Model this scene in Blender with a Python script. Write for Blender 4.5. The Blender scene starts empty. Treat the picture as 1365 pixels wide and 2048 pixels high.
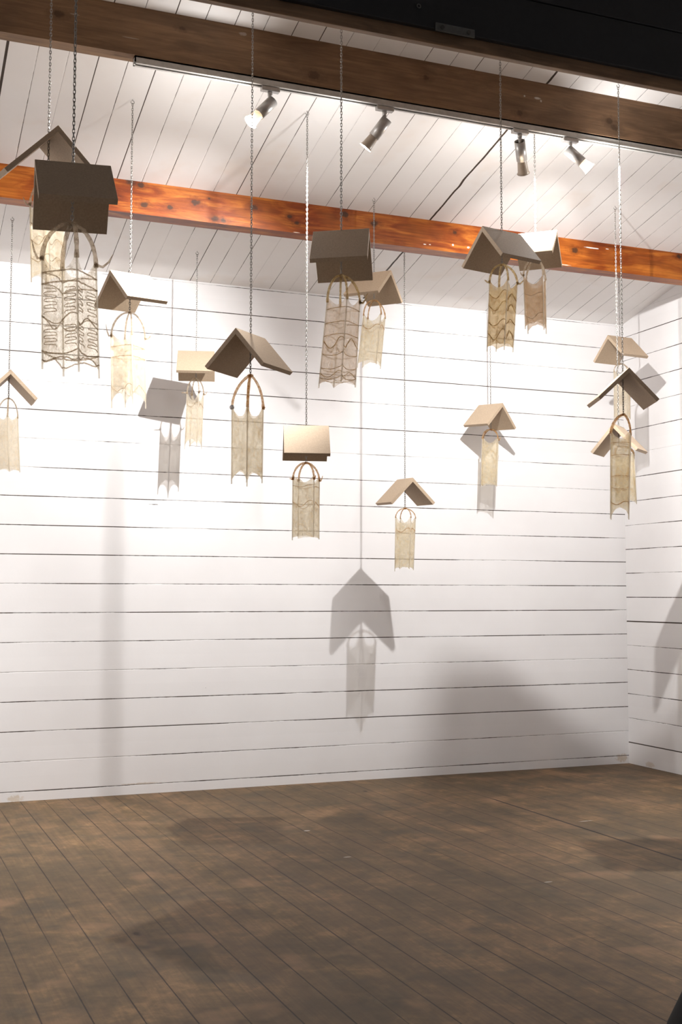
import bpy, math, random
from mathutils import Vector, Matrix, noise as mnoise
random.seed(7)
S = bpy.context.scene
COL = S.collection
PI = math.pi

# ---------------------------------------------------------------- camera
CAM_H = 1.18425
RV = Vector((0.9287575, -0.3706867, 0.000928))
UV = Vector((-0.0269230, -0.0649583, 0.9975247))
FV = Vector((0.3697089, 0.9264836, 0.0703105))
cd = bpy.data.cameras.new('camera'); cam = bpy.data.objects.new('camera', cd); COL.objects.link(cam)
cd.sensor_fit = 'VERTICAL'; cd.sensor_height = 24.0; cd.lens = 2335.33 / 2048 * 24.0
cd.clip_start = 0.05
M = Matrix((RV, UV, -FV)).transposed().to_4x4(); M.translation = (0, 0, CAM_H)
cam.matrix_world = M
S.camera = cam

# ---------------------------------------------------------------- world, exposure
w = bpy.data.worlds.new('world'); S.world = w; w.use_nodes = True
w.node_tree.nodes['Background'].inputs[0].default_value = (0.9, 0.92, 1, 1)
w.node_tree.nodes['Background'].inputs[1].default_value = 0.12
S.view_settings.view_transform = 'Standard'; S.view_settings.look = 'None'
S.view_settings.gamma = 1.0; S.view_settings.use_curve_mapping = False
S.view_settings.exposure = 0.18
# light of the four track heads: (power W, cone deg, blend)
LAMP_LIGHT = {1: (165, 108, 0.6), 2: (310, 101, 0.85), 3: (255, 107, 0.9), 4: (225, 110, 0.6)}
LEAK = {1: 9.0, 2: 7.5, 3: 9.0, 4: 10.0}   # light leaking sideways and back through each lamp's glass
LAMP_COLOR = (1.0, 0.985, 0.97)

# ---------------------------------------------------------------- room numbers
D = 6.9805; XR = 4.9731; XL = -0.9; YF = -2.6
ZC = 3.1273; SL = 0.22506
def ceil_z(y): return ZC + SL * (D - y)

# ---------------------------------------------------------------- node helper
class NT:
    def __init__(s, name):
        s.m = bpy.data.materials.new(name); s.m.use_nodes = True
        s.t = s.m.node_tree; s.b = s.t.nodes['Principled BSDF']; s.out = s.t.nodes['Material Output']
    def n(s, typ, ins=None, **kw):
        nd = s.t.nodes.new(typ)
        for k, v in kw.items(): setattr(nd, k, v)
        for k, v in (ins or {}).items(): s.put(nd.inputs[k], v)
        return nd
    def put(s, sock, v):
        if isinstance(v, bpy.types.NodeSocket): s.t.links.new(v, sock)
        else:
            if sock.type == 'RGBA' and len(v) == 3: v = (*v, 1)
            sock.default_value = v
    def math(s, op, a, b=None, c=None, clamp=False):
        nd = s.n('ShaderNodeMath', operation=op); nd.use_clamp = clamp
        s.put(nd.inputs[0], a)
        if b is not None: s.put(nd.inputs[1], b)
        if c is not None: s.put(nd.inputs[2], c)
        return nd.outputs[0]
    def pos(s):
        g = s.n('ShaderNodeNewGeometry'); x = s.n('ShaderNodeSeparateXYZ', {0: g.outputs['Position']})
        return g.outputs['Position'], x.outputs[0], x.outputs[1], x.outputs[2]
    def xyz(s, a, b, c):
        nd = s.n('ShaderNodeCombineXYZ')
        for i, v in enumerate((a, b, c)): s.put(nd.inputs[i], v)
        return nd.outputs[0]
    def noise(s, vec, scale=5, detail=4, rough=0.55, dist=0.0):
        nd = s.n('ShaderNodeTexNoise', {'Vector': vec, 'Scale': scale, 'Detail': detail, 'Roughness': rough, 'Distortion': dist})
        return nd.outputs['Fac']
    def ramp(s, fac, stops, interp='LINEAR'):
        nd = s.n('ShaderNodeValToRGB', {0: fac}); cr = nd.color_ramp; cr.interpolation = interp
        while len(cr.elements) < len(stops): cr.elements.new(0.5)
        for e, (p, c) in zip(cr.elements, stops):
            e.position = p; e.color = (*c, 1) if len(c) == 3 else c
        return nd.outputs[0]
    def mr(s, v, a, b, c=0.0, d=1.0):
        nd = s.n('ShaderNodeMapRange', {0: v, 1: a, 2: b, 3: c, 4: d}); nd.clamp = True
        return nd.outputs[0]
    def mix(s, f, a, b, mode='MIX'):
        nd = s.n('ShaderNodeMix', data_type='RGBA', blend_type=mode)
        s.put(nd.inputs[0], f); s.put(nd.inputs[6], a); s.put(nd.inputs[7], b)
        return nd.outputs[2]
    def base(s, c, rough=0.6, spec=0.3):
        s.put(s.b.inputs['Base Color'], c); s.put(s.b.inputs['Roughness'], rough)
        s.b.inputs['Specular IOR Level'].default_value = spec
    def bump(s, h, strength=0.3, dist=0.002):
        nd = s.n('ShaderNodeBump', {'Strength': strength, 'Distance': dist, 'Height': h})
        s.t.links.new(nd.outputs[0], s.b.inputs['Normal'])
    def spot(s, a, b, x0, y0, rx, ry, jit=None):
        """soft elliptical mark: 1 inside, 0 outside"""
        u = s.math('DIVIDE', s.math('SUBTRACT', a, x0), rx); v = s.math('DIVIDE', s.math('SUBTRACT', b, y0), ry)
        d = s.math('ADD', s.math('MULTIPLY', u, u), s.math('MULTIPLY', v, v))
        if jit is not None: d = s.math('ADD', d, jit)
        return s.mr(d, 0.35, 1.25, 1.0, 0.0)

def srgb(r, g, b):
    f = lambda c: (c / 255 / 12.92) if c / 255 <= 0.04045 else ((c / 255 + 0.055) / 1.055) ** 2.4
    return (f(r), f(g), f(b))

PAINT = (0.80, 0.765, 0.745)
GAP = (0.055, 0.038, 0.028)

def joints(t, run, across, off, pitch, w0, w1, extra=(), lo=0.36, hi=0.62, jog=0.0):
    """mask of board joints running along `run`, spaced along `across`"""
    k = t.math('DIVIDE', t.math('SUBTRACT', across, off), pitch)
    ki = t.math('FLOOR', t.math('ADD', k, 0.5))
    dist = t.math('MULTIPLY', t.math('ABSOLUTE', t.math('SUBTRACT', k, ki)), pitch)
    nz = t.noise(t.xyz(t.math('MULTIPLY', run, 1.5), t.math('MULTIPLY', ki, 7.31), 0.0), 1.0, 3, 0.6)
    fine = t.noise(t.xyz(t.math('MULTIPLY', run, 30.0), t.math('MULTIPLY', ki, 3.1), 4.0), 1.0, 2, 0.6)
    nz = t.math('ADD', nz, t.math('MULTIPLY', t.math('SUBTRACT', fine, 0.5), 0.25))
    per = t.n('ShaderNodeTexWhiteNoise', {'W': ki}, noise_dimensions='1D').outputs[0]
    nz = t.math('ADD', nz, t.math('MULTIPLY', t.math('SUBTRACT', per, 0.5), 0.2))
    wd = t.mr(nz, lo, hi, w0, w1)
    for (kk, ww) in extra:
        e = t.math('COMPARE', ki, float(kk), 0.1)
        wd = t.math('MAXIMUM', wd, t.math('MULTIPLY', e, ww))
    m = t.mr(t.math('SUBTRACT', dist, wd), -0.0004, 0.0006, 1.0, 0.0)
    groove = t.mr(dist, 0.0, 0.004, 0.0, 1.0)
    return m, groove, ki

def wall_material(name, run_axis, off, pitch, extra=(), marks=()):
    t = NT(name); p, x, y, z = t.pos()
    run = x if run_axis == 'x' else y
    m, g, ki = joints(t, run, z, off, pitch, 0.0, 0.0026, extra, 0.36, 0.60)
    var = t.noise(p, 2.2, 3)
    fine = t.noise(p, 60, 3)
    col = t.mix(t.mr(var, 0.3, 0.7), (0.82, 0.80, 0.80), (0.865, 0.85, 0.85))
    per = t.n('ShaderNodeTexWhiteNoise', {'W': ki}, noise_dimensions='1D').outputs[0]
    col = t.mix(t.math('MULTIPLY', per, 0.10), col, (0.70, 0.68, 0.67))
    # nail specks
    vo = t.n('ShaderNodeTexVoronoi', {'Vector': p, 'Scale': 3.2, 'Randomness': 1.0})
    sp = t.mr(vo.outputs['Distance'], 0.008, 0.012, 1.0, 0.0)
    col = t.mix(t.math('MULTIPLY', sp, 0.7), col, (0.16, 0.12, 0.09))
    jit = t.math('MULTIPLY', t.math('SUBTRACT', t.noise(p, 70, 3), 0.5), 3.0)
    for (a, b, ra, rb, c, s_) in marks:
        col = t.mix(t.math('MULTIPLY', t.spot(run, z, a, b, ra, rb, jit), s_), col, c)
    col = t.mix(m, col, GAP)
    t.base(col, 0.62, 0.25)
    h = t.math('ADD', t.math('MULTIPLY', g, 1.0), t.math('MULTIPLY', fine, 0.12))
    t.bump(h, 0.5, 0.003)
    return t.m

M_BACK = wall_material('white_painted_boards_back', 'x', 0.0554, 0.17, (),
    [(0.78, 0.016, 0.045, 0.020, (0.62, 0.50, 0.36), 0.6), (4.915, 0.040, 0.05, 0.03, (0.55, 0.42, 0.28), 0.6),
     (1.50, 0.060, 0.12, 0.006, (0.5, 0.38, 0.26), 0.5), (1.562, 1.727, 0.03, 0.0025, (0.1, 0.09, 0.08), 0.9)])
M_RIGHT = wall_material('white_painted_boards_side', 'y', 0.1477, 0.1696, [(5, 0.0042), (0, 0.0035)],
    [(6.74, 0.02, 0.05, 0.02, (0.6, 0.46, 0.33), 0.5)])

def ceiling_material():
    t = NT('white_painted_ceiling_boards'); p, x, y, z = t.pos()
    m, g, ki = joints(t, y, x, 0.602, 0.1300, 0.0, 0.0016, [(2, 0.0021), (4, 0.0022), (9, 0.0020), (-1, 0.0060)], 0.40, 0.62)
    crack = t.math('MULTIPLY', t.mr(t.math('ABSOLUTE', t.math('SUBTRACT', x, t.math('ADD', 2.943, t.math('MULTIPLY', t.math('SUBTRACT', t.noise(p, 6, 2), .5), 0.02)))), 0.0055, 0.0065, 1.0, 0.0),
                   t.mr(y, 4.5, 4.6))
    var = t.noise(p, 1.7, 4)
    col = t.mix(t.mr(var, 0.3, 0.7), (0.82, 0.785, 0.76), (0.87, 0.85, 0.835))
    stain = t.mr(t.noise(p, 3.1, 3), 0.58, 0.75)
    col = t.mix(t.math('MULTIPLY', stain, 0.25), col, (0.72, 0.58, 0.46))
    col = t.mix(t.math('MAXIMUM', m, crack), col, GAP)
    t.base(col, 0.6, 0.25)
    t.bump(t.math('ADD', g, t.math('MULTIPLY', t.noise(p, 50, 2), 0.1)), 0.5, 0.003)
    return t.m
M_CEIL = ceiling_material()

def floor_material():
    t = NT('worn_bare_floor_planks'); p, x, y, z = t.pos()
    xs = t.math('SUBTRACT', x, t.math('MULTIPLY', t.math('SUBTRACT', 6.95, y), 0.016))
    m, g, ki = joints(t, y, xs, 0.807, 0.134, 0.0008, 0.0026, (), 0.3, 0.6)
    wide = t.math('MULTIPLY', t.mr(t.math('ABSOLUTE', t.math('SUBTRACT', x, t.math('ADD', 3.36, t.math('MULTIPLY', t.math('SUBTRACT', 6.95, y), 0.0115)))), 0.0055, 0.0075, 1.0, 0.0),
                  t.mr(y, 6.02, 6.12, 1.0, 0.0))
    per = t.n('ShaderNodeTexWhiteNoise', {'W': ki}, noise_dimensions='1D').outputs[0]
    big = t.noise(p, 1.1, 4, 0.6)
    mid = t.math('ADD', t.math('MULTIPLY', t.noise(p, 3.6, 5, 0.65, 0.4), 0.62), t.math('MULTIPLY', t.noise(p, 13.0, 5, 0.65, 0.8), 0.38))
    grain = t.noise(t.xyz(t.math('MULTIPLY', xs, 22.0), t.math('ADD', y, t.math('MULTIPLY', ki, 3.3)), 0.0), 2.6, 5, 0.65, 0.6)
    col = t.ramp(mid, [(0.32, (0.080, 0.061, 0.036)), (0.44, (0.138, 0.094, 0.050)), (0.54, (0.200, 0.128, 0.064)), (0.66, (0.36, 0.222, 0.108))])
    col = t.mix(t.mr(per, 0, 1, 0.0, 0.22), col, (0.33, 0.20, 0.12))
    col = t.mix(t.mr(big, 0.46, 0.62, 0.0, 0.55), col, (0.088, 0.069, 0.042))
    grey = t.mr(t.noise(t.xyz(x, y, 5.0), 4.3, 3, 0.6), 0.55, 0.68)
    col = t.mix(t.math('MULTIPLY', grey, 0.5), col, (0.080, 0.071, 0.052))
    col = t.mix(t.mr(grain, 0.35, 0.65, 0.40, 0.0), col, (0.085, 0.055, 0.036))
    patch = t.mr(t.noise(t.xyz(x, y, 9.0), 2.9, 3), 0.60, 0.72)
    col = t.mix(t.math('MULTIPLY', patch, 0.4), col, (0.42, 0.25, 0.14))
    # knots and chips
    vo = t.n('ShaderNodeTexVoronoi', {'Vector': t.xyz(t.math('MULTIPLY', x, 2.0), y, 0.0), 'Scale': 1.5})
    kn = t.mr(t.math('ADD', vo.outputs['Distance'], t.math('MULTIPLY', t.math('SUBTRACT', t.noise(p, 30, 3), .5), 0.05)), 0.020, 0.050, 0.85, 0.0)
    col = t.mix(kn, col, (0.035, 0.022, 0.015))
    # scraps of pale fluff
    for (a, b, ra, rb) in ((2.02, 4.98, 0.02, 0.006), (3.5, 5.3, 0.045, 0.006), (2.62, 4.25, 0.02, 0.005), (2.05, 5.6, .02, .01)):
        col = t.mix(t.spot(x, y, a, b, ra, rb), col, (0.55, 0.52, 0.47))
    col = t.mix(t.math('MULTIPLY', m, 0.85), col, (0.022, 0.015, 0.011))
    col = t.mix(wide, col, (0.012, 0.008, 0.006))
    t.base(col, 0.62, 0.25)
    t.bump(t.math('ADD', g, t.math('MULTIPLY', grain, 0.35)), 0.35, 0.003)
    return t.m
M_FLOOR = floor_material()

def beam_material(name, dark, mid, light, knots, marks, gloss, knot_amt=0.85):
    t = NT(name); p, x, y, z = t.pos()
    v = t.xyz(t.math('MULTIPLY', x, 1.6), t.math('MULTIPLY', y, 8.0), t.math('MULTIPLY', z, 9.0))
    a = t.noise(v, 2.0, 5, 0.6, 0.8)
    big = t.noise(t.xyz(x, y, z), 3.0, 3)
    streak = t.noise(t.xyz(t.math('MULTIPLY', x, 2.0), t.math('MULTIPLY', y, 60.0), t.math('MULTIPLY', z, 60.0)), 1.6, 4, 0.6, 0.5)
    col = t.ramp(a, [(0.30, dark), (0.5, mid), (0.68, light)])
    col = t.mix(t.mr(big, 0.42, 0.66, 0.0, 0.5), col, light)
    col = t.mix(t.mr(streak, 0.35, 0.62, 0.45, 0.0), col, dark)
    jit = t.math('MULTIPLY', t.math('SUBTRACT', t.noise(p, 38, 4, 0.65), 0.5), 3.2)
    for (kx, kz, r) in knots:
        halo = t.spot(x, z, kx, kz, r * 3.0, r * 1.7, jit)
        core = t.spot(x, z, kx, kz, r * 1.25, r * 0.85, jit)
        col = t.mix(t.math('MULTIPLY', halo, 0.45), col, dark)
        col = t.mix(t.math('MULTIPLY', core, knot_amt), col, (0.035, 0.018, 0.010))
    for (mx, mz, rx, rz, c) in marks:
        col = t.mix(t.spot(x, z, mx, mz, rx, rz, jit), col, c)
    t.base(col, gloss, 0.25)
    t.bump(streak, 0.25, 0.002)
    return t.m
M_BEAM_O = beam_material('varnished_orange_pine', (0.10, 0.017, 0.003), (0.23, 0.044, 0.005), (0.47, 0.150, 0.021),
    [(1.268, 3.232, .016), (1.405, 3.233, .014), (1.546, 3.279, .02), (1.655, 3.204, .018), (1.70, 3.196, .014), (1.87, 3.292, .020),
     (1.195, 3.344, .022), (1.25, 3.335, .016), (2.08, 3.268, .012), (2.12, 3.236, .012), (2.407, 3.318, .022), (2.59, 3.29, .02),
     (3.10, 3.30, .014), (3.923, 3.285, .02), (4.70, 3.33, .015), (3.5, 3.30, .012), (0.72, 3.30, .014), (1.62, 3.31, .006)],
    [(2.907, 3.205, .010, .003, (.8, .75, .7)), (2.94, 3.207, .006, .002, (.8, .75, .7)), (4.05, 3.312, .05, .0035, (.8, .74, .68)), (4.16, 3.318, .012, .003, (.8, .74, .68)),
     (1.12, 3.243, .006, .004, (.8, .7, .55)), (2.12, 3.182, .02, .002, (.8, .7, .6)), (3.84, 3.185, .05, .0025, (.7, .6, .5)), (3.09, 3.222, .006, .006, (.8, .75, .7)), (3.19, 3.218, .008, .006, (.8, .75, .7))], 0.42)
M_BEAM_D = beam_material('brown_stained_timber', (0.13, 0.078, 0.045), (0.22, 0.135, 0.078), (0.32, 0.19, 0.105),
    [(0.637, 3.546, .018), (1.748, 3.478, .022), (2.793, 3.47, .016), (3.331, 3.481, .02), (3.30, 3.51, .018), (2.30, 3.56, .014), (4.2, 3.52, .02), (1.15, 3.58, .012)],
    [(2.891, 3.558, .020, .006, (.62, .58, .52)), (2.912, 3.548, .006, .006, (.62, .58, .52)), (2.822, 3.558, .005, .006, (.7, .65, .6)), (0.933, 3.499, .035, .0022, (.45, .38, .3)),
     (0.70, 3.556, .02, .0018, (.5, .42, .34)), (1.42, 3.606, .018, .008, (.40, .32, .26))], 0.6, 0.6)

def simple(name, c, rough=0.5, metal=0.0, spec=0.4, nscale=40, namt=0.12):
    t = NT(name); tc = t.n('ShaderNodeTexCoord').outputs['Object']
    nz = t.noise(tc, nscale, 4)
    dk = tuple(v * (1 - namt) for v in c); lt = tuple(min(1, v * (1 + namt)) for v in c)
    t.base(t.mix(t.mr(nz, 0.3, 0.7), dk, lt), rough, spec); t.b.inputs['Metallic'].default_value = metal
    t.bump(nz, 0.08, 0.001)
    return t.m
M_BLACK = simple('black_painted_board', (0.014, 0.014, 0.016), 0.7)
M_DARKROOM = simple('dark_wall_paint', (0.10, 0.095, 0.09), 0.8)
M_MDF = simple('raw_fibreboard', (0.45, 0.345, 0.245), 0.62, 0, 0.25, 180, 0.10)
M_CHAIN = simple('zinc_chain', (0.30, 0.285, 0.265), 0.32, 0.85, 0.5)
M_ALU = simple('brushed_grey_metal', (0.50, 0.49, 0.475), 0.38, 0.55, 0.5, 90, 0.08)
M_TRACK = simple('pale_grey_track', (0.52, 0.51, 0.48), 0.45, 0.1)
M_DARKMETAL = simple('dark_socket', (0.05, 0.047, 0.042), 0.5)
M_PLATE = simple('dull_steel_plate', (0.11, 0.11, 0.105), 0.45, 0.4)
M_CLOTH = simple('black_cloth', (0.008, 0.009, 0.010), 0.9)
def glow(name, strength):
    t = NT(name)
    t.base((0.9, 0.85, 0.78), 0.3)
    t.b.inputs['Emission Color'].default_value = (1.0, 0.96, 0.9, 1); t.b.inputs['Emission Strength'].default_value = strength
    return t.m
M_GLOW = glow('lit_lamp_lens', 60.0)
def frosted():
    t = NT('frosted_lamp_glass'); t.base((0.62, 0.52, 0.42), 0.25, 0.5)
    t.b.inputs['Transmission Weight'].default_value = 0.35
    return t.m
M_FROST = frosted()
M_SHADE = simple('tinted_lamp_glass', (0.40, 0.33, 0.26), 0.3, 0, 0.5)

def pouch_mat(name, pale, stain, alpha, vein=0.5, scale=30.0):
    alpha *= 0.62
    """thin latex-like skin: part see-through, part diffuse and translucent, stained by noise"""
    t = NT(name); tc = t.n('ShaderNodeTexCoord').outputs['Object']
    sx = t.n('ShaderNodeMapping', {'Vector': tc, 'Scale': (1.0, 1.0, 0.6)}).outputs[0]
    a = t.noise(sx, scale, 5, 0.65, 1.2)
    b = t.noise(sx, scale * 0.35, 4, 0.6, 2.0)
    ridge = t.math('ABSOLUTE', t.math('SUBTRACT', b, 0.5))
    v = t.math('MULTIPLY', t.mr(ridge, 0.0, 0.035, 1.0, 0.0), vein)
    f = t.math('MAXIMUM', t.mr(a, 0.48, 0.72), v)
    col = t.mix(f, pale, stain)
    sp = t.mr(t.noise(tc, 170, 3, 0.7), 0.5, 0.68)
    col = t.mix(t.math('MULTIPLY', sp, 0.35), col, stain)
    t.base(col, 0.32, 0.5)
    tr = t.n('ShaderNodeBsdfTranslucent', {'Color': col})
    m1 = t.n('ShaderNodeMixShader', {0: 0.7, 1: t.b.outputs[0], 2: tr.outputs[0]})
    tp = t.n('ShaderNodeBsdfTransparent', {'Color': t.mix(0.45, (1, 1, 1), col)})
    op = t.math('ADD', t.mr(a, 0.25, 0.75, alpha - 0.16, alpha + 0.16), t.math('ADD', t.math('MULTIPLY', v, 0.2), t.math('MULTIPLY', sp, 0.12)), clamp=True)
    m2 = t.n('ShaderNodeMixShader', {0: op, 1: tp.outputs[0], 2: m1.outputs[0]})
    t.t.links.new(m2.outputs[0], t.out.inputs[0])
    t.bump(t.math('ADD', a, t.math('MULTIPLY', ridge, 1.5)), 0.6, 0.004)
    return t.m
def cord_mat(name, c1, c2, op=0.45):
    t = NT(name); tc = t.n('ShaderNodeTexCoord').outputs['Object']
    a = t.noise(tc, 85, 3, 0.6)
    col = t.mix(t.mr(a, 0.42, 0.60), c1, c2)
    t.base(col, 0.35, 0.5)
    tr = t.n('ShaderNodeBsdfTranslucent', {'Color': col})
    m1 = t.n('ShaderNodeMixShader', {0: 0.7, 1: t.b.outputs[0], 2: tr.outputs[0]})
    tp = t.n('ShaderNodeBsdfTransparent', {'Color': t.mix(0.5, (1, 1, 1), col)})
    m2 = t.n('ShaderNodeMixShader', {0: op, 1: tp.outputs[0], 2: m1.outputs[0]})
    t.t.links.new(m2.outputs[0], t.out.inputs[0])
    t.bump(a, 0.5, 0.002)
    return t.m
def rod_mat():
    t = NT('clear_rod'); t.base((0.90, 0.86, 0.78), 0.15, 0.6)
    tp = t.n('ShaderNodeBsdfTransparent', {'Color': (0.96, 0.94, 0.90, 1)})
    tr = t.n('ShaderNodeBsdfTranslucent', {'Color': (0.92, 0.87, 0.78, 1)})
    a = t.n('ShaderNodeMixShader', {0: 0.6, 1: t.b.outputs[0], 2: tr.outputs[0]})
    m = t.n('ShaderNodeMixShader', {0: 0.42, 1: tp.outputs[0], 2: a.outputs[0]})
    t.t.links.new(m.outputs[0], t.out.inputs[0])
    return t.m
M_ROD = rod_mat()
M_BEAD = simple('pale_glass_bead', (0.88, 0.85, 0.85), 0.1, 0, 0.8)

# ---------------------------------------------------------------- mesh helpers
class MB:
    def __init__(s): s.v = []; s.f = []
    def add(s, vs, fs):
        o = len(s.v); s.v += [tuple(v) for v in vs]; s.f += [tuple(i + o for i in f) for f in fs]
    def box(s, a, b, M=None):
        vs = [Vector((x, y, z)) for x in (a[0], b[0]) for y in (a[1], b[1]) for z in (a[2], b[2])]
        if M: vs = [M @ v for v in vs]
        s.add(vs, [(0, 1, 3, 2), (4, 6, 7, 5), (0, 4, 5, 1), (2, 3, 7, 6), (0, 2, 6, 4), (1, 5, 7, 3)])
    def prism(s, poly, x0, x1, M=None):
        """poly in (y,z), extruded along x"""
        n = len(poly)
        vs = [Vector((x, y, z)) for x in (x0, x1) for (y, z) in poly]
        if M: vs = [M @ v for v in vs]
        s.add(vs, [tuple(range(n))[::-1], tuple(range(n, 2 * n))] + [(i, (i + 1) % n, n + (i + 1) % n, n + i) for i in range(n)])
    def tube(s, pts, rad, seg=8, cap=True, closed=False):
        pts = [Vector(p) for p in pts]; n = len(pts)
        if not hasattr(rad, '__len__'): rad = [rad] * n
        rings = []; prev = None
        for i, p in enumerate(pts):
            if closed: d = pts[(i + 1) % n] - pts[i - 1]
            else: d = pts[min(i + 1, n - 1)] - pts[max(i - 1, 0)]
            if d.length < 1e-9: d = Vector((0, 0, 1))
            d.normalize()
            u = prev if prev is not None else (Vector((0, 0, 1)) if abs(d.z) < 0.9 else Vector((1, 0, 0)))
            u = u - d * u.dot(d)
            if u.length < 1e-6: u = d.orthogonal()
            u.normalize(); prev = u; v = d.cross(u)
            rings.append([p + (u * math.cos(2 * PI * k / seg) + v * math.sin(2 * PI * k / seg)) * rad[i] for k in range(seg)])
        vs = [q for r in rings for q in r]; fs = []
        m = n if closed else n - 1
        for i in range(m):
            for k in range(seg):
                a = i * seg + k; b = i * seg + (k + 1) % seg; j = ((i + 1) % n) * seg
                fs.append((a, b, j + (k + 1) % seg, j + k))
        if cap and not closed:
            fs.append(tuple(range(seg))[::-1]); fs.append(tuple((n - 1) * seg + k for k in range(seg)))
        s.add(vs, fs)
    def lathe(s, prof, M, seg=28, cap0=True, cap1=True):
        """prof list of (r, z) along local z"""
        vs = []; n = len(prof)
        for (r, z) in prof:
            for k in range(seg):
                vs.append(M @ Vector((r * math.cos(2 * PI * k / seg), r * math.sin(2 * PI * k / seg), z)))
        fs = []
        for i in range(n - 1):
            for k in range(seg):
                fs.append((i * seg + k, i * seg + (k + 1) % seg, (i + 1) * seg + (k + 1) % seg, (i + 1) * seg + k))
        if cap0: fs.append(tuple(range(seg))[::-1])
        if cap1: fs.append(tuple((n - 1) * seg + k for k in range(seg)))
        s.add(vs, fs)
    def sphere(s, c, r, seg=12, squash=1.0, lump=0.0):
        vs = []; rings = seg // 2
        for i in range(1, rings):
            th = PI * i / rings
            for k in range(seg):
                a = 2 * PI * k / seg
                q = Vector((math.sin(th) * math.cos(a), math.sin(th) * math.sin(a), math.cos(th) * squash))
                q *= r * (1 + lump * mnoise.noise(q * 2 + Vector(c) * 50))
                vs.append(Vector(c) + q)
        top = len(vs); vs.append(Vector(c) + Vector((0, 0, r * squash))); vs.append(Vector(c) - Vector((0, 0, r * squash)))
        fs = []
        for i in range(rings - 2):
            for k in range(seg):
                fs.append((i * seg + k, (i + 1) * seg + k, (i + 1) * seg + (k + 1) % seg, i * seg + (k + 1) % seg))
        for k in range(seg):
            fs.append((top, k, (k + 1) % seg)); b = (rings - 2) * seg
            fs.append((top + 1, b + (k + 1) % seg, b + k))
        s.add(vs, fs)
    def build(s, name, mat, parent=None, smooth=False, bevel=0.0, label=None):
        me = bpy.data.meshes.new(name); me.from_pydata(s.v, [], s.f); me.validate(); me.update()
        o = bpy.data.objects.new(name, me); COL.objects.link(o); me.materials.append(mat)
        if smooth:
            for p in me.polygons: p.use_smooth = True
        if bevel:
            md = o.modifiers.new('bevel', 'BEVEL'); md.width = bevel; md.segments = 2; md.limit_method = 'ANGLE'
        if parent: o.parent = parent
        if label: o['label'] = label
        return o
def empty(name, loc, label, cat, group=None):
    o = bpy.data.objects.new(name, None); COL.objects.link(o); o.location = loc; o.empty_display_size = 0.1
    o['label'] = label; o['category'] = cat
    if group: o['group'] = group
    return o
def tag(o, label, cat, group=None):
    o['label'] = label; o['category'] = cat
    if group: o['group'] = group
def struct(o): o['kind'] = 'structure'; return o

# ================================================================ structure
def slab(name, pts, off, mat):
    """quad with a thickness vector"""
    b = MB(); p = [Vector(q) for q in pts]; o = Vector(off)
    b.add(p + [q + o for q in p], [(0, 1, 2, 3), (7, 6, 5, 4), (0, 4, 5, 1), (1, 5, 6, 2), (2, 6, 7, 3), (3, 7, 4, 0)])
    return struct(b.build(name, mat))
TH = 0.12
slab('floor', [(XL - TH, YF - TH, 0), (XR + TH, YF - TH, 0), (XR + TH, D + TH, 0), (XL - TH, D + TH, 0)], (0, 0, -0.1), M_FLOOR)
slab('ceiling', [(XL - TH, D + TH, ceil_z(D + TH)), (XR + TH, D + TH, ceil_z(D + TH)), (XR + TH, YF - TH, ceil_z(YF - TH)), (XL - TH, YF - TH, ceil_z(YF - TH))], (0, 0, 0.1), M_CEIL)
slab('wall_back', [(XL, D, 0), (XR, D, 0), (XR, D, ceil_z(D)), (XL, D, ceil_z(D))], (0, TH, 0), M_BACK)
slab('wall_right', [(XR, D, 0), (XR, YF, 0), (XR, YF, ceil_z(YF)), (XR, D, ceil_z(D))], (TH, 0, 0), M_RIGHT)
slab('wall_left', [(XL, YF, 0), (XL, D, 0), (XL, D, ceil_z(D)), (XL, YF, ceil_z(YF))], (-TH, 0, 0), M_RIGHT)
# the room is open towards the viewer: only dim light comes in from there

# ---- beams
def beam(name, y0, y1, z0, mat, label):
    b = MB(); za, zb = ceil_z(y0), ceil_z(y1)
    n = 60; vs = []
    for i in range(n + 1):
        x = XL + (XR - XL) * i / n
        wv = 0.0015 * mnoise.noise(Vector((x * 1.3, y0, 0)))
        vs += [(x, y0, z0 + wv), (x, y1, z0 + wv), (x, y1, zb), (x, y0, za)]
    fs = [(0, 1, 2, 3), (4 * n + 3, 4 * n + 2, 4 * n + 1, 4 * n)]
    for i in range(n):
        for k in range(4):
            fs.append((4 * i + k, 4 * i + 4 + k, 4 * i + 4 + (k + 1) % 4, 4 * i + (k + 1) % 4))
    b.add(vs, fs)
    o = b.build(name, mat); tag(o, label, 'beam'); return o
beam('ceiling_beam', 5.980, 6.085, 3.1783, M_BEAM_O, 'glossy orange pine beam with dark knots, nearest the back wall')
beam('ceiling_beam', 4.710, 4.782, 3.4300, M_BEAM_D, 'dark brown timber beam carrying the lighting track')

# ---- header at the room's opening: black boards over a brown trim strip
hd = empty('header', (XL, 3.78, 3.236), 'black boarded header with brown lower edge across the top right corner', 'header')
hd.location = (0, 0, 0)
b = MB(); b.box((XL, 3.800, 3.2365), (XR, 3.830, ceil_z(3.83))); o = b.build('trim_board', M_BEAM_D, hd, bevel=0.003, label='brown timber strip under the black board')
b = MB(); zt = 3.283
while zt < ceil_z(3.80) - 0.02:
    z1 = min(zt + 0.19, ceil_z(3.80)); dy = 0.004 if int((zt - 3.28) / 0.19 + .01) % 2 else 0.0
    b.box((XL, 3.775 - dy, zt), (XR, 3.799, z1 - 0.003)); zt += 0.19
b.build('black_board', M_BLACK, hd, bevel=0.003)
b = MB(); MP = Matrix.Translation((1.962, 3.769, 3.288)) @ Matrix.Rotation(0.0, 4, 'Y')
b.box((-0.082, -0.003, -0.016), (0.082, 0.003, 0.016), MP)
pl = b.build('metal_plate', M_PLATE, hd, bevel=0.002, label='dull metal plate with two holes')
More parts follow.
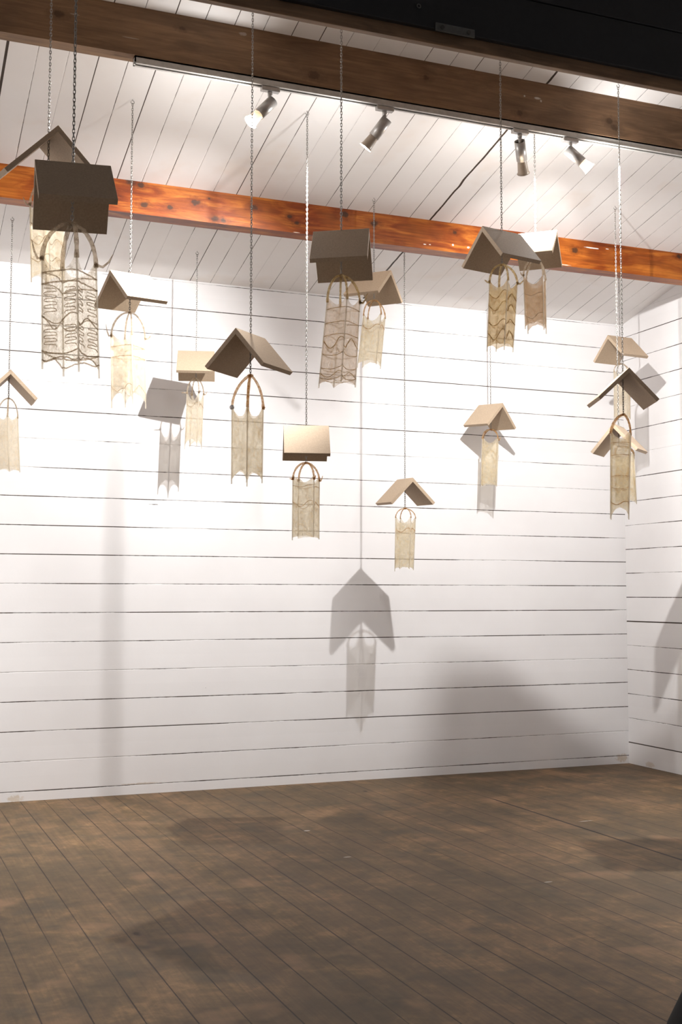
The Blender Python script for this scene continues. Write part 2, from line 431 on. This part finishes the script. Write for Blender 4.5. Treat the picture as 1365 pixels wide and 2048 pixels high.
for sx in (-0.055, 0.055):
    b = MB(); b.lathe([(0.008, 0), (0.008, 0.003)], Matrix.Translation((1.962 + sx, 3.7655, 3.288)) @ Matrix.Rotation(PI / 2, 4, 'X'), 14)
    b.build('screw', M_DARKMETAL, pl)
b = MB(); b.tube([(1.813 + 0.007 * math.cos(a), 3.771, 3.354 + 0.007 * math.sin(a)) for a in [k * PI / 8 for k in range(16)]], 0.0022, 6, closed=True)
b.build('ring_screw', M_PLATE, hd, True)

# ---- lighting track
tr = MB()
tx0, tx1, ty0, ty1, tz0, tz1 = 0.951, XR - 0.001, 4.713, 4.748, 3.397, 3.4285
tr.box((tx0, ty0, tz0 + 0.004), (tx1, ty0 + 0.004, tz1)); tr.box((tx0, ty1 - 0.004, tz0 + 0.004), (tx1, ty1, tz1))
tr.box((tx0, ty0, tz1 - 0.006), (tx1, ty1, tz1)); tr.box((tx0, ty0 - 0.002, tz0), (tx1, ty0 + 0.010, tz0 + 0.004))
tr.box((tx0, ty1 - 0.010, tz0), (tx1, ty1 + 0.002, tz0 + 0.004)); tr.box((tx0, ty0, tz0), (tx0 + 0.006, ty1, tz1))
to = empty('lighting_track', (tx0, 4.73, tz0), 'long pale metal lighting track under the dark brown beam', 'lighting track'); to.location = (0, 0, 0)
tr.build('rail', M_TRACK, to)
b = MB(); b.box((tx0 + 0.006, ty0 + 0.012, tz0 + 0.003), (tx1, ty1 - 0.012, tz0 + 0.012)); b.build('slot', M_DARKMETAL, to)

# ---- track heads
def head(idx, ax, pivot, tip, glowing, lamp_dir, label):
    root = empty('track_spotlight', (ax, 4.7305, tz0), label, 'spotlight', 'spotlights on the lighting track')
    L0 = Vector((ax, 4.7305, tz0))
    def P(o): o.location = -L0 * 1.0; return o
    b = MB(); b.box((ax - 0.042, 4.716, tz0 - 0.020), (ax + 0.042, 4.745, tz0 - 0.0005)); P(b.build('adapter', M_ALU, root, bevel=0.003))
    b = MB(); z = tz0 - 0.020
    b.lathe([(0.011, z), (0.011, z - 0.02), (0.007, z - 0.022)], Matrix.Translation((ax, 4.7305, 0)), 18)
    piv = Vector(pivot); tp = Vector(tip)
    b.tube([(ax, 4.7305, z - 0.02), (ax, 4.7305, piv.z + 0.02), (piv.x, piv.y, piv.z)], 0.0075, 12)
    P(b.build('stem', M_ALU, root, True))
    ax_ = (tp - piv).normalized()
    Mr = Matrix.Translation(piv - ax_ * 0.018) @ ax_.to_track_quat('Z', 'Y').to_matrix().to_4x4()
    Lh = 0.098
    b = MB(); b.lathe([(0.022, 0.012), (0.0235, 0.0), (0.0255, 0.0), (0.0255, Lh), (0.0235, Lh), (0.0225, Lh - 0.01)], Mr, 32, False, False)
    P(b.build('housing', M_ALU, root, True))
    b = MB(); b.lathe([(0.0225, 0.012), (0.0222, 0.016)], Mr, 32); P(b.build('socket', M_DARKMETAL, root))
    Lt = (tp - piv).length + 0.018
    b = MB(); b.lathe([(0.0215, Lh - 0.012), (0.022, Lh + 0.002), (0.0265, Lt - 0.008), (0.0315, Lt), (0.0300, Lt), (0.026, Lt - 0.006)], Mr, 32, False, False)
    P(b.build('reflector', M_FROST if glowing else M_SHADE, root, True))
    b = MB(); b.lathe([(0.0255, Lt - 0.014), (0.0255, Lt - 0.010), (0.0, Lt - 0.008)], Mr, 32, True, False)
    P(b.build('lens', M_GLOW, root, label='glowing lamp lens'))
    pw, ang, bl = LAMP_LIGHT[idx]
    ld = bpy.data.lights.new('lamp_light', 'SPOT'); ld.energy = pw; ld.spot_size = math.radians(ang); ld.spot_blend = bl
    ld.color = LAMP_COLOR; ld.shadow_soft_size = 0.016
    lo = bpy.data.objects.new('lamp_light', ld); COL.objects.link(lo); lo.parent = root
    d = Vector(lamp_dir).normalized()
    lo.location = (Mr @ Vector((0, 0, Lt + 0.018))) - L0
    lo.rotation_euler = d.to_track_quat('-Z', 'Y').to_euler()
    pd = bpy.data.lights.new('glass_leak', 'POINT'); pd.energy = LEAK[idx]; pd.color = LAMP_COLOR; pd.shadow_soft_size = 0.022
    po = bpy.data.objects.new('glass_leak', pd); COL.objects.link(po); po.parent = root
    po.location = (Mr @ Vector((0, 0, Lt + 0.024))) - L0
    return root
head(1, 1.552, (1.552, 4.7305, 3.325), (1.462, 4.728, 3.226), True, (-0.72, 0.10, -0.66), 'leftmost of the four grey spotlights, glowing bright and aimed down to the left')
head(2, 2.100, (2.100, 4.7305, 3.325), (2.030, 4.790, 3.219), False, (-0.47, 0.70, -0.57), 'grey spotlight second from left, turned away with only the rim of its glass seen')
head(3, 2.806, (2.806, 4.7305, 3.325), (2.872, 4.812, 3.222), False, (0.55, 0.67, -0.54), 'grey spotlight third from left, hanging nearly straight with its open back end seen')
head(4, 3.085, (3.085, 4.7305, 3.330), (3.172, 4.695, 3.245), True, (0.56, -0.35, -0.70), 'rightmost grey spotlight, glowing bright and aimed down to the right')

# ================================================================ hanging sculptures
PITCH = 0.01155
def chain_mesh(b, x, y, z_top, z_bot):
    n = max(2, int((z_top - z_bot) / PITCH)); wire = 0.00145; hw = 0.0034; hl = 0.0040
    for i in range(n):
        zc = z_top - (i + 0.5) * (z_top - z_bot) / n
        ang = (i % 2) * PI / 2 + R_RIGHT + 0.25 * mnoise.noise(Vector((x * 9, y * 9, zc * 9))) + 0.30 * math.sin(zc * 5 + x * 7)
        ca, sa = math.cos(ang), math.sin(ang); pts = []
        for k in range(10):
            a = 2 * PI * k / 10
            px = hw * math.cos(a); pz = hw * math.sin(a) + (hl if math.sin(a) > 0.01 else -hl if math.sin(a) < -0.01 else 0)
            pts.append((x + px * ca, y + px * sa, zc + pz))
        b.tube(pts, wire, 5, closed=True)

R_RIGHT = math.atan2(RV.y, RV.x)
def pouch(root, cx, cy, zr, k, s, t, b_, wt, wb, off, tilt, phi, mats, style):
    """zr = ridge height; distances k,s,t,b_ below it"""
    skin, cord = mats
    rt = Vector((math.cos(R_RIGHT), math.sin(R_RIGHT), 0))
    cphi = math.cos(math.radians(phi)); rT = wt / max(0.72, cphi); rB = wb / max(0.72, cphi)
    zk, zs, zt, zb = zr - k, zr - s, zr - t, zr - b_
    A0 = R_RIGHT + math.radians(phi)
    def axis(z):
        f = (zs - z) / (zs - zb)
        return Vector((cx, cy, 0)) + rt * (off + tilt * max(0, f))
    def rodp(i, z):
        f = min(1, max(0, (zs - z) / (zs - zb))); r = rT + (rB - rT) * f
        a = A0 + i * PI / 2
        c = axis(z)
        return Vector((c.x + r * math.cos(a), c.y + r * math.sin(a), z))
    seed = cx * 13.7 + cy * 3.1
    base = Vector((cx, cy, zr))
    pe = bpy.data.objects.new('pouch', None)
    # ---- skin
    sag = style.get('sag', 0.16); jag = style.get('jag', 0.035); dip = style.get('dip', 0.03); rise = style.get('rise', 0.02)
    mb = MB(); NU, NV = 9, 40
    def skinp(face, u, v):
        arc = math.sin(PI * u)
        ztop = zt + rise * (1 - arc) ** 2 - dip * 0.5 * arc
        jz = jag * (0.6 + 0.6 * abs(mnoise.noise(Vector((face * 3.3, seed, 1)))))
        zbot = zb + jag * 0.35 + jz * (arc ** 0.7) + 0.006 * mnoise.noise(Vector((u * 9, face, seed)))
        z = ztop + (zbot - ztop) * v
        p0 = rodp(face, z); p1 = rodp(face + 1, z); p = p0.lerp(p1, u)
        c = axis(z); c.z = z
        sg = sag * arc * (1 + 0.5 * mnoise.noise(Vector((face * 5, z * 9, seed))))
        p = p.lerp(c, sg)
        nrm = (p - c); nrm.normalize()
        p += nrm * (0.0040 * mnoise.noise(p * 45) + 0.0025 * mnoise.noise(p * 110)) * min(1, arc * 2.5)
        return p
    vs = []; fs = []
    for fc in range(4):
        for j in range(NV + 1):
            for i in range(NU):
                vs.append(skinp(fc, i / NU, j / NV))
    idx = lambda fc, i, j: ((fc + (1 if i == NU else 0)) % 4) * (NV + 1) * NU + j * NU + (i % NU)
    for fc in range(4):
        for j in range(NV):
            for i in range(NU):
                fs.append((idx(fc, i, j), idx(fc, i + 1, j), idx(fc, i + 1, j + 1), idx(fc, i, j + 1)))
    mb.add(vs, fs)
    sk = mb.build('pouch', skin, root, True); sk['label'] = style.get('skin_label', 'translucent cream skin of the hanging pouch')
    # ---- rods
    for i in range(4):
        m = MB(); lo = zb - style.get('rodout', [0.0, -0.012, 0.008, -0.006])[i]
        m.tube([rodp(i, zs), rodp(i, (zs + zb) / 2), rodp(i, lo)], style.get('rodr', 0.0028), 8)
        m.build('rod', style.get('rodmat', M_ROD), sk, True)
    # ---- straps
    ps = style.get('pinch', 1.0)
    for i in range(4):
        a = A0 + i * PI / 2; pts = []; rr = []
        foot = rodp(i, zs - 0.012); N = 16; out = style.get('bow', 1.0)
        for q in range(N + 1):
            th = q / N * PI / 2
            f = math.cos(th) ** ps
            c = Vector((cx, cy, 0)).lerp(axis(zs), f)
            rad = rT * f * out + rT * (1 - out) * f
            z = zs - 0.012 + (zk - zs + 0.012) * math.sin(th)
            pts.append(Vector((c.x + rad * math.cos(a), c.y + rad * math.sin(a), z)))
            rr.append(style.get('sr', 0.0045) * (1 + 0.35 * mnoise.noise(Vector((q * 1.7, i * 5.0, seed)))) * (1.15 if q in (0, 1) else 1))
        m = MB(); m.tube(pts, rr, 8); m.build('strap', cord, sk, True)
    m = MB(); m.sphere((cx, cy, zk), style.get('knot', 0.008), 12, 0.6, 0.4)
    m.build('knot', cord, sk, True)
    # ---- shoulder hooks
    for (i, up, ln) in style.get('hooks', [(0, 0.6, 0.03), (2, 0.9, 0.025)]):
        a = A0 + i * PI / 2; p = rodp(i, zs - 0.004); d = Vector((math.cos(a), math.sin(a), 0))
        pts = [p, p + d * ln * 0.4 + Vector((0, 0, -0.004)), p + d * ln * 0.75 + Vector((0, 0, up * ln * 0.35)), p + d * ln + Vector((0, 0, up * ln))]
        m = MB(); m.sphere(p, 0.006, 10, 1, 0.5); m.tube(pts, [0.0045, 0.0038, 0.003, 0.0012], 7)
        m.build('hook', cord, sk, True)
    # ---- hoops / cords pressed in the skin
    def along(face, u, z):
        ztop, zbot = skinp(face, u, 0).z, skinp(face, u, 1).z
        v = (z - ztop) / (zbot - ztop); v = min(1, max(0, v))
        p = skinp(face, u, v); c = axis(p.z); c.z = p.z
        return p + (p - c).normalized() * 0.0012
    for fr in style.get('hoops', []):
        z0 = zt + (zb - zt) * fr; pts = []
        for fc in range(4):
            for q in range(12):
                u = q / 12
                pts.append(along(fc, u, z0 + 0.010 * (math.sin(PI * u) ** 0.6) * (-1 if fr > 0.5 else 0.6) + 0.002 * mnoise.noise(Vector((q, fc, fr * 30)))))
        m = MB(); m.tube(pts, style.get('hr', 0.0018), 6, closed=True); m.build('hoop', cord, sk, True)
    for (f0, f1, u0, u1, turns, r) in style.get('coils', []):
        for fc in (2, 3):
            pts = []; N = int(turns * 16)
            for q in range(N + 1):
                ph = q / 8.0; kk = int(ph); f = ph - kk
                g = min(1.0, f / 0.78); g = 0.5 - 0.5 * math.cos(g * PI)
                uu = g if kk % 2 == 0 else 1 - g
                adv = kk + max(0.0, (f - 0.55) / 0.45) + 0.12 * math.sin(f * PI)
                z = zt + (zb - zt) * (f0 + (f1 - f0) * adv / (turns * 2))
                pts.append(along(fc, u0 + (u1 - u0) * uu, z))
            m = MB(); m.tube(pts, r, 5); m.build('coil', cord, sk, True)
    for (f0, u0, u1, amp, r) in style.get('swirls', []):
        for fc in range(4):
            pts = []
            for q in range(25):
                th = q / 24; u = u0 + (u1 - u0) * th
                z = zt + (zb - zt) * (f0 + 0.03 * mnoise.noise(Vector((fc * 3.0, f0 * 9, seed)))) + amp * math.sin(th * 2 * PI + fc * 1.3)
                pts.append(along(fc, u, z))
            m = MB(); m.tube(pts, r, 5); m.build('cord', cord, sk, True)
    if style.get('bead'):
        m = MB(); p = rodp(style['bead'], zs - 0.004); m.sphere(p, 0.0105, 14); m.build('bead', M_BEAD, sk, True, label='round pale glass bead')
    return sk

def sculpture(key, q, SL_, P, phi, mats, style, label):
    X, Y, Z, yaw, a1, a2, tx, ty = q
    T = 0.018; L = 0.216
    root = empty('hanging_house', (X, Y, Z), label, 'hanging sculpture', 'roofed pouches hanging on chains')
    c, s_ = math.cos(yaw), math.sin(yaw)
    R = Matrix.Translation((X, Y, Z)) @ Matrix.Rotation(yaw, 4, 'Z') @ Matrix.Rotation(ty, 4, 'Y') @ Matrix.Rotation(tx, 4, 'X')
    L0 = Vector((X, Y, Z))
    def P_(o): o.location = -L0; return o
    apex = (0, -T / math.sin((a1 + a2) / 2))
    Lp = [(0, 0), (SL_ * math.sin(a1), -SL_ * math.cos(a1)), (SL_ * math.sin(a1) - T * math.cos(a1), -SL_ * math.cos(a1) - T * math.sin(a1)), apex]
    Np = [(0, 0), (-SL_ * math.sin(a2), -SL_ * math.cos(a2)), (-SL_ * math.sin(a2) + T * math.cos(a2), -SL_ * math.cos(a2) - T * math.sin(a2)), apex]
    for poly in (Lp, Np):
        b = MB(); b.prism(poly if poly is Np else poly[::-1], -L / 2, L / 2, R); P_(b.build('roof_panel', M_MDF, root, bevel=0.0008))
    zc = ceil_z(Y)
    b = MB(); chain_mesh(b, X, Y, zc - 0.02, Z - P['k'] + 0.002); P_(b.build('chain', M_CHAIN, root, True))
    b = MB(); pts = [(X, Y, zc + 0.004), (X, Y, zc - 0.006)] + [(X + 0.008 * math.sin(a), Y, zc - 0.014 + 0.008 * math.cos(a)) for a in [k * PI / 8 for k in range(1, 14)]]
    b.tube(pts, 0.0016, 6); P_(b.build('ceiling_hook', M_CHAIN, root, True))
    sk = pouch(root, X, Y, Z, P['k'], P['s'], P['t'], P['b'], P['wt'], P['wb'], P['off'], P['tilt'], phi, mats, style)
    sk.location = -L0
    return root

CREAM = pouch_mat('cream_latex', (0.92, 0.86, 0.70), (0.70, 0.54, 0.31), 0.66, 0.35)
PALE = pouch_mat('pale_latex', (0.88, 0.82, 0.70), (0.74, 0.62, 0.44), 0.78, 0.35)
CLEAR = pouch_mat('clear_latex', (0.88, 0.83, 0.72), (0.58, 0.48, 0.34), 0.36, 0.40, 24)
PINK = pouch_mat('rosy_cream_latex', (0.90, 0.81, 0.71), (0.64, 0.50, 0.36), 0.58, 0.4)
AMBER = pouch_mat('amber_latex', (0.80, 0.66, 0.40), (0.42, 0.27, 0.11), 0.76, 0.7, 22)
TAN = pouch_mat('tan_latex', (0.72, 0.56, 0.38), (0.46, 0.30, 0.15), 0.80, 0.5, 26)
C_GREY = cord_mat('taupe_cord', (0.74, 0.66, 0.55), (0.50, 0.40, 0.29), 0.36)
C_RUST = cord_mat('rust_stained_cord', (0.86, 0.70, 0.48), (0.60, 0.34, 0.13))
C_PALE = cord_mat('pale_cord', (0.80, 0.73, 0.62), (0.62, 0.50, 0.36))
C_GOLD = cord_mat('golden_cord', (0.78, 0.66, 0.42), (0.50, 0.35, 0.16))

SW = [(0.2, 0, 1, 0.012, 0.0016), (0.45, 0, 1, 0.015, 0.0016), (0.7, 0, 1, 0.012, 0.0016)]
ITEMS = [
 ('A', (0.5629,4.3745,2.9087,1.7548,0.7741,0.8171,-0.0010,-0.0492), .275, dict(k=.183,s=.274,t=.303,b=.565,wt=.0582,wb=.0563,off=-.0019,tilt=.009), 20, (PALE, C_PALE),
  dict(jag=.02, swirls=SW), 'house sculpture hidden behind the large near one at top left, pale roof underside showing'),
 ('2', (0.5016,3.3518,2.4298,-0.0611,0.6988,0.7598,-0.0153,-0.0285), .205, dict(k=.182,s=.287,t=.318,b=.612,wt=.0694,wb=.0723,off=-.0062,tilt=.0104), 28, (CLEAR, C_GREY),
  dict(sr=.0062, hr=.0022, hoops=[.06, .17, .82, .91], coils=[(.21, .47, .05, .36, 4, .0014), (.21, .47, .62, .95, 4, .0014), (.58, .79, .05, .36, 3.5, .0014), (.58, .79, .62, .95, 3.5, .0014)],
       swirls=[(.52, 0, 1, .014, .0020)], hooks=[(0, .75, .05), (2, 1.6, .03)], jag=.030, rise=.04, dip=.015, skin_rise=1, rodout=[.012, .0, .0, .014], skin_label='clear skin ribbed with taupe hoops and coils'),
  'large dark-roofed house sculpture nearest the camera, its clear pouch ribbed with taupe coils'),
 ('3', (1.0660,5.3177,2.6731,0.3533,0.8210,0.7866,0.0147,-0.0513), .205, dict(k=.187,s=.297,t=.307,b=.631,wt=.0735,wb=.0735,off=-.0054,tilt=.007), 22, (PALE, C_PALE),
  dict(sr=.0042, hoops=[.15, .3], swirls=[(.75, 0, 1, .02, .0015)], hooks=[(2, 2.0, .025), (0, .8, .03)], jag=.07, dip=.04), 'house sculpture with one brilliantly lit white roof face and a pale pouch, left of centre'),
 ('4', (1.7225,6.6177,2.6122,-0.2878,0.7830,0.7827,0.0001,0.0052), .205, dict(k=.165,s=.248,t=.262,b=.578,wt=.0456,wb=.0456,off=-.0023,tilt=-.0107), 30, (PALE, C_PALE),
  dict(sr=.004, hooks=[(0, .8, .022), (1, .6, .025), (2, -.2, .035), (3, .5, .02)], jag=.045, dip=.08, swirls=SW[:1]), 'small tan-roofed house sculpture by the back wall, beside its crisp grey shadow'),
 ('5', (0.6472,6.4773,2.3802,1.5489,0.7717,0.7771,0.0058,-0.0108), .205, dict(k=.141,s=.237,t=.245,b=.541,wt=.0515,wb=.0528,off=-.0032,tilt=.0152), 15, (PALE, C_PALE),
  dict(sr=.0035, hooks=[], jag=.015), 'pale house sculpture cut off by the left edge, seen gable end on'),
 ('6', (1.3895,4.4715,2.2394,0.6837,0.7979,0.7383,0.0149,0.0086), .205, dict(k=.174,s=.300,t=.338,b=.614,wt=.0628,wb=.0608,off=-.0106,tilt=-.0012), 4, (CREAM, C_RUST),
  dict(sr=.0054, pinch=1.45, bead=2, hooks=[(0, .3, .008)], jag=.045, rise=.045, dip=.01, knot=.012, rodout=[-.004, .004, .0, .0]), 'brown-roofed house sculpture with rusty straps, a glass bead and plain cream pouch'),
 ('7', (1.6239,4.0702,2.5756,-0.4833,0.6880,0.7493,-0.0153,-0.0279), .205, dict(k=.178,s=.273,t=.282,b=.606,wt=.0622,wb=.0690,off=.0100,tilt=-.0250), 12, (PINK, C_GOLD),
  dict(sr=.0048, hr=.0013, hoops=[.1, .27, .42, .62, .78, .9], hooks=[(0, 1.2, .03), (0, .3, .02)], jag=.02, swirls=[(.5, 0, 1, .02, .0018), (.88, 0, 1, .010, .0014)]), 'dark-roofed house sculpture in the middle of the orange beam, its rosy pouch tilted'),
 ('8', (1.8944,5.1953,1.9886,-0.3044,0.7825,0.7531,0.0073,0.0080), .205, dict(k=.181,s=.255,t=.262,b=.543,wt=.0620,wb=.0620,off=.0004,tilt=-.0013), 32, (CREAM, C_RUST),
  dict(sr=.0048, hooks=[(0, 1.2, .018), (1, .8, .018), (2, -.1, .018), (3, .8, .015)], jag=.012, swirls=[(.12, 0, 1, .004, .0012), (.42, 0, 1, .014, .0012)], knot=.010), 'tan house sculpture facing broadside with a cream pouch, at the centre below the rest'),
 ('9', (2.9110,6.2700,1.8702,1.5830,0.7667,0.8022,-0.0018,-0.0357), .205, dict(k=.178,s=.225,t=.251,b=.543,wt=.0610,wb=.0560,off=.0034,tilt=-.0099), 25, (CREAM, C_RUST),
  dict(sr=.0032, hooks=[], jag=.018, rise=.03, swirls=SW[:1], knot=.011), 'lowest hanging house sculpture, an open tan gable over a cream pouch'),
 ('10', (3.7643,6.7563,2.4434,1.8886,0.7552,0.7502,0.0040,-0.0583), .205, dict(k=.170,s=.227,t=.240,b=.546,wt=.0590,wb=.0570,off=-.0032,tilt=-.013), 35, (CREAM, C_RUST),
  dict(sr=.004, hooks=[(0, 1.2, .02)], jag=.012, dip=.05), 'tan house sculpture on the right side of the back wall, its pouch shadow straight below'),
 ('11', (2.5071,4.3894,2.7733,0.1779,0.7871,0.7398,0.0118,0.0075), .205, dict(k=.155,s=.228,t=.248,b=.526,wt=.0625,wb=.0575,off=.0063,tilt=-.0175), 10, (AMBER, C_GOLD),
  dict(sr=.0048, hooks=[(0, .5, .028), (2, .3, .022)], jag=.018, swirls=[(.18, 0, 1, .016, .0020), (.36, 0, 1, .018, .0020), (.6, 0, 1, .012, .0018), (.8, 0, 1, .022, .0020)], rodout=[.012, .0, .014, .016], skin_label='amber skin with dark golden swirls'),
  'brown-roofed house sculpture with an amber swirled pouch, over the right of the orange beam'),
 ('12', (3.0165,4.9450,2.9870,-0.7294,0.8242,0.7975,0.0067,0.0048), .205, dict(k=.139,s=.223,t=.249,b=.497,wt=.0603,wb=.0565,off=-.0067,tilt=.0036), 28, (TAN, C_PALE),
  dict(sr=.0045, hooks=[(2, .7, .02)], jag=.03, dip=.05, swirls=[(.3, 0, 1, .006, .0016), (.75, 0, 1, .014, .0018)], rodout=[.01, .004, .0, .01], skin_label='tan stained skin of the pouch'), 'white glaring roof of the house sculpture beside the rightmost lamp, with a tan pouch'),
 ('13', (4.4900,6.3283,2.8688,0.1687,0.7598,0.7710,-0.0028,-0.0187), .205, dict(k=.182,s=.228,t=.241,b=.544,wt=.0573,wb=.0573,off=.0100,tilt=-.0025), 20, (PALE, C_PALE),
  dict(sr=.0035, hooks=[], jag=.015), 'highest of the house sculptures in the right corner, pale roof just under the ceiling line'),
 ('14', (3.2883,4.6155,2.2410,1.2274,0.8184,0.7559,-0.0003,0.0264), .205, dict(k=.203,s=.287,t=.306,b=.701,wt=.0560,wb=.0501,off=-.0140,tilt=-.0117), 30, (CREAM, C_RUST),
  dict(sr=.0044, pinch=1.25, hoops=[.1, .25, .5, .62], hr=.0012, hooks=[(1, .3, .012)], jag=.05, rise=.03, knot=.010, swirls=[(.8, 0, 1, .008, .0016)], rodout=[.0, .0, .0, .0]), 'near house sculpture at right, dark open underside and a long ribbed pouch'),
 ('15', (3.9472,5.5899,2.1532,0.6807,0.7184,0.7351,-0.0042,-0.0109), .205, dict(k=.120,s=.160,t=.170,b=.450,wt=.0640,wb=.0690,off=.0330,tilt=.0045), 30, (CREAM, C_RUST),
  dict(sr=.004, hooks=[], jag=.02), 'lowest house sculpture of the right corner, half hidden behind the long ribbed pouch'),
 ('16', (2.5243,5.8363,2.9637,2.2315,0.7873,0.8033,-0.0046,-0.0340), .205, dict(k=.159,s=.241,t=.257,b=.534,wt=.0610,wb=.0640,off=.0027,tilt=-.0309), 30, (CREAM, C_RUST),
  dict(sr=.004, hooks=[(1, .4, .012)], jag=.035, dip=.05, swirls=SW[:1]), 'tan-roofed house sculpture partly hidden behind the dark-roofed one at mid beam'),
]
for it in ITEMS: sculpture(*it)

# ---------------------------------------------------------------- black stand cut by the lower right corner
b = MB(); Mx = Matrix.Translation((2.293, 2.513, 0))
b.lathe([(0.325, 0.0), (0.322, 0.012), (0.252, 0.16), (0.18, 0.32), (0.12, 0.48), (0.072, 0.60), (0.060, 0.62)], Mx, 48)
o = b.build('draped_stand', M_CLOTH, None, True, 0)
tag(o, 'black flared stand on the floor, cut off by the lower right corner', 'stand')
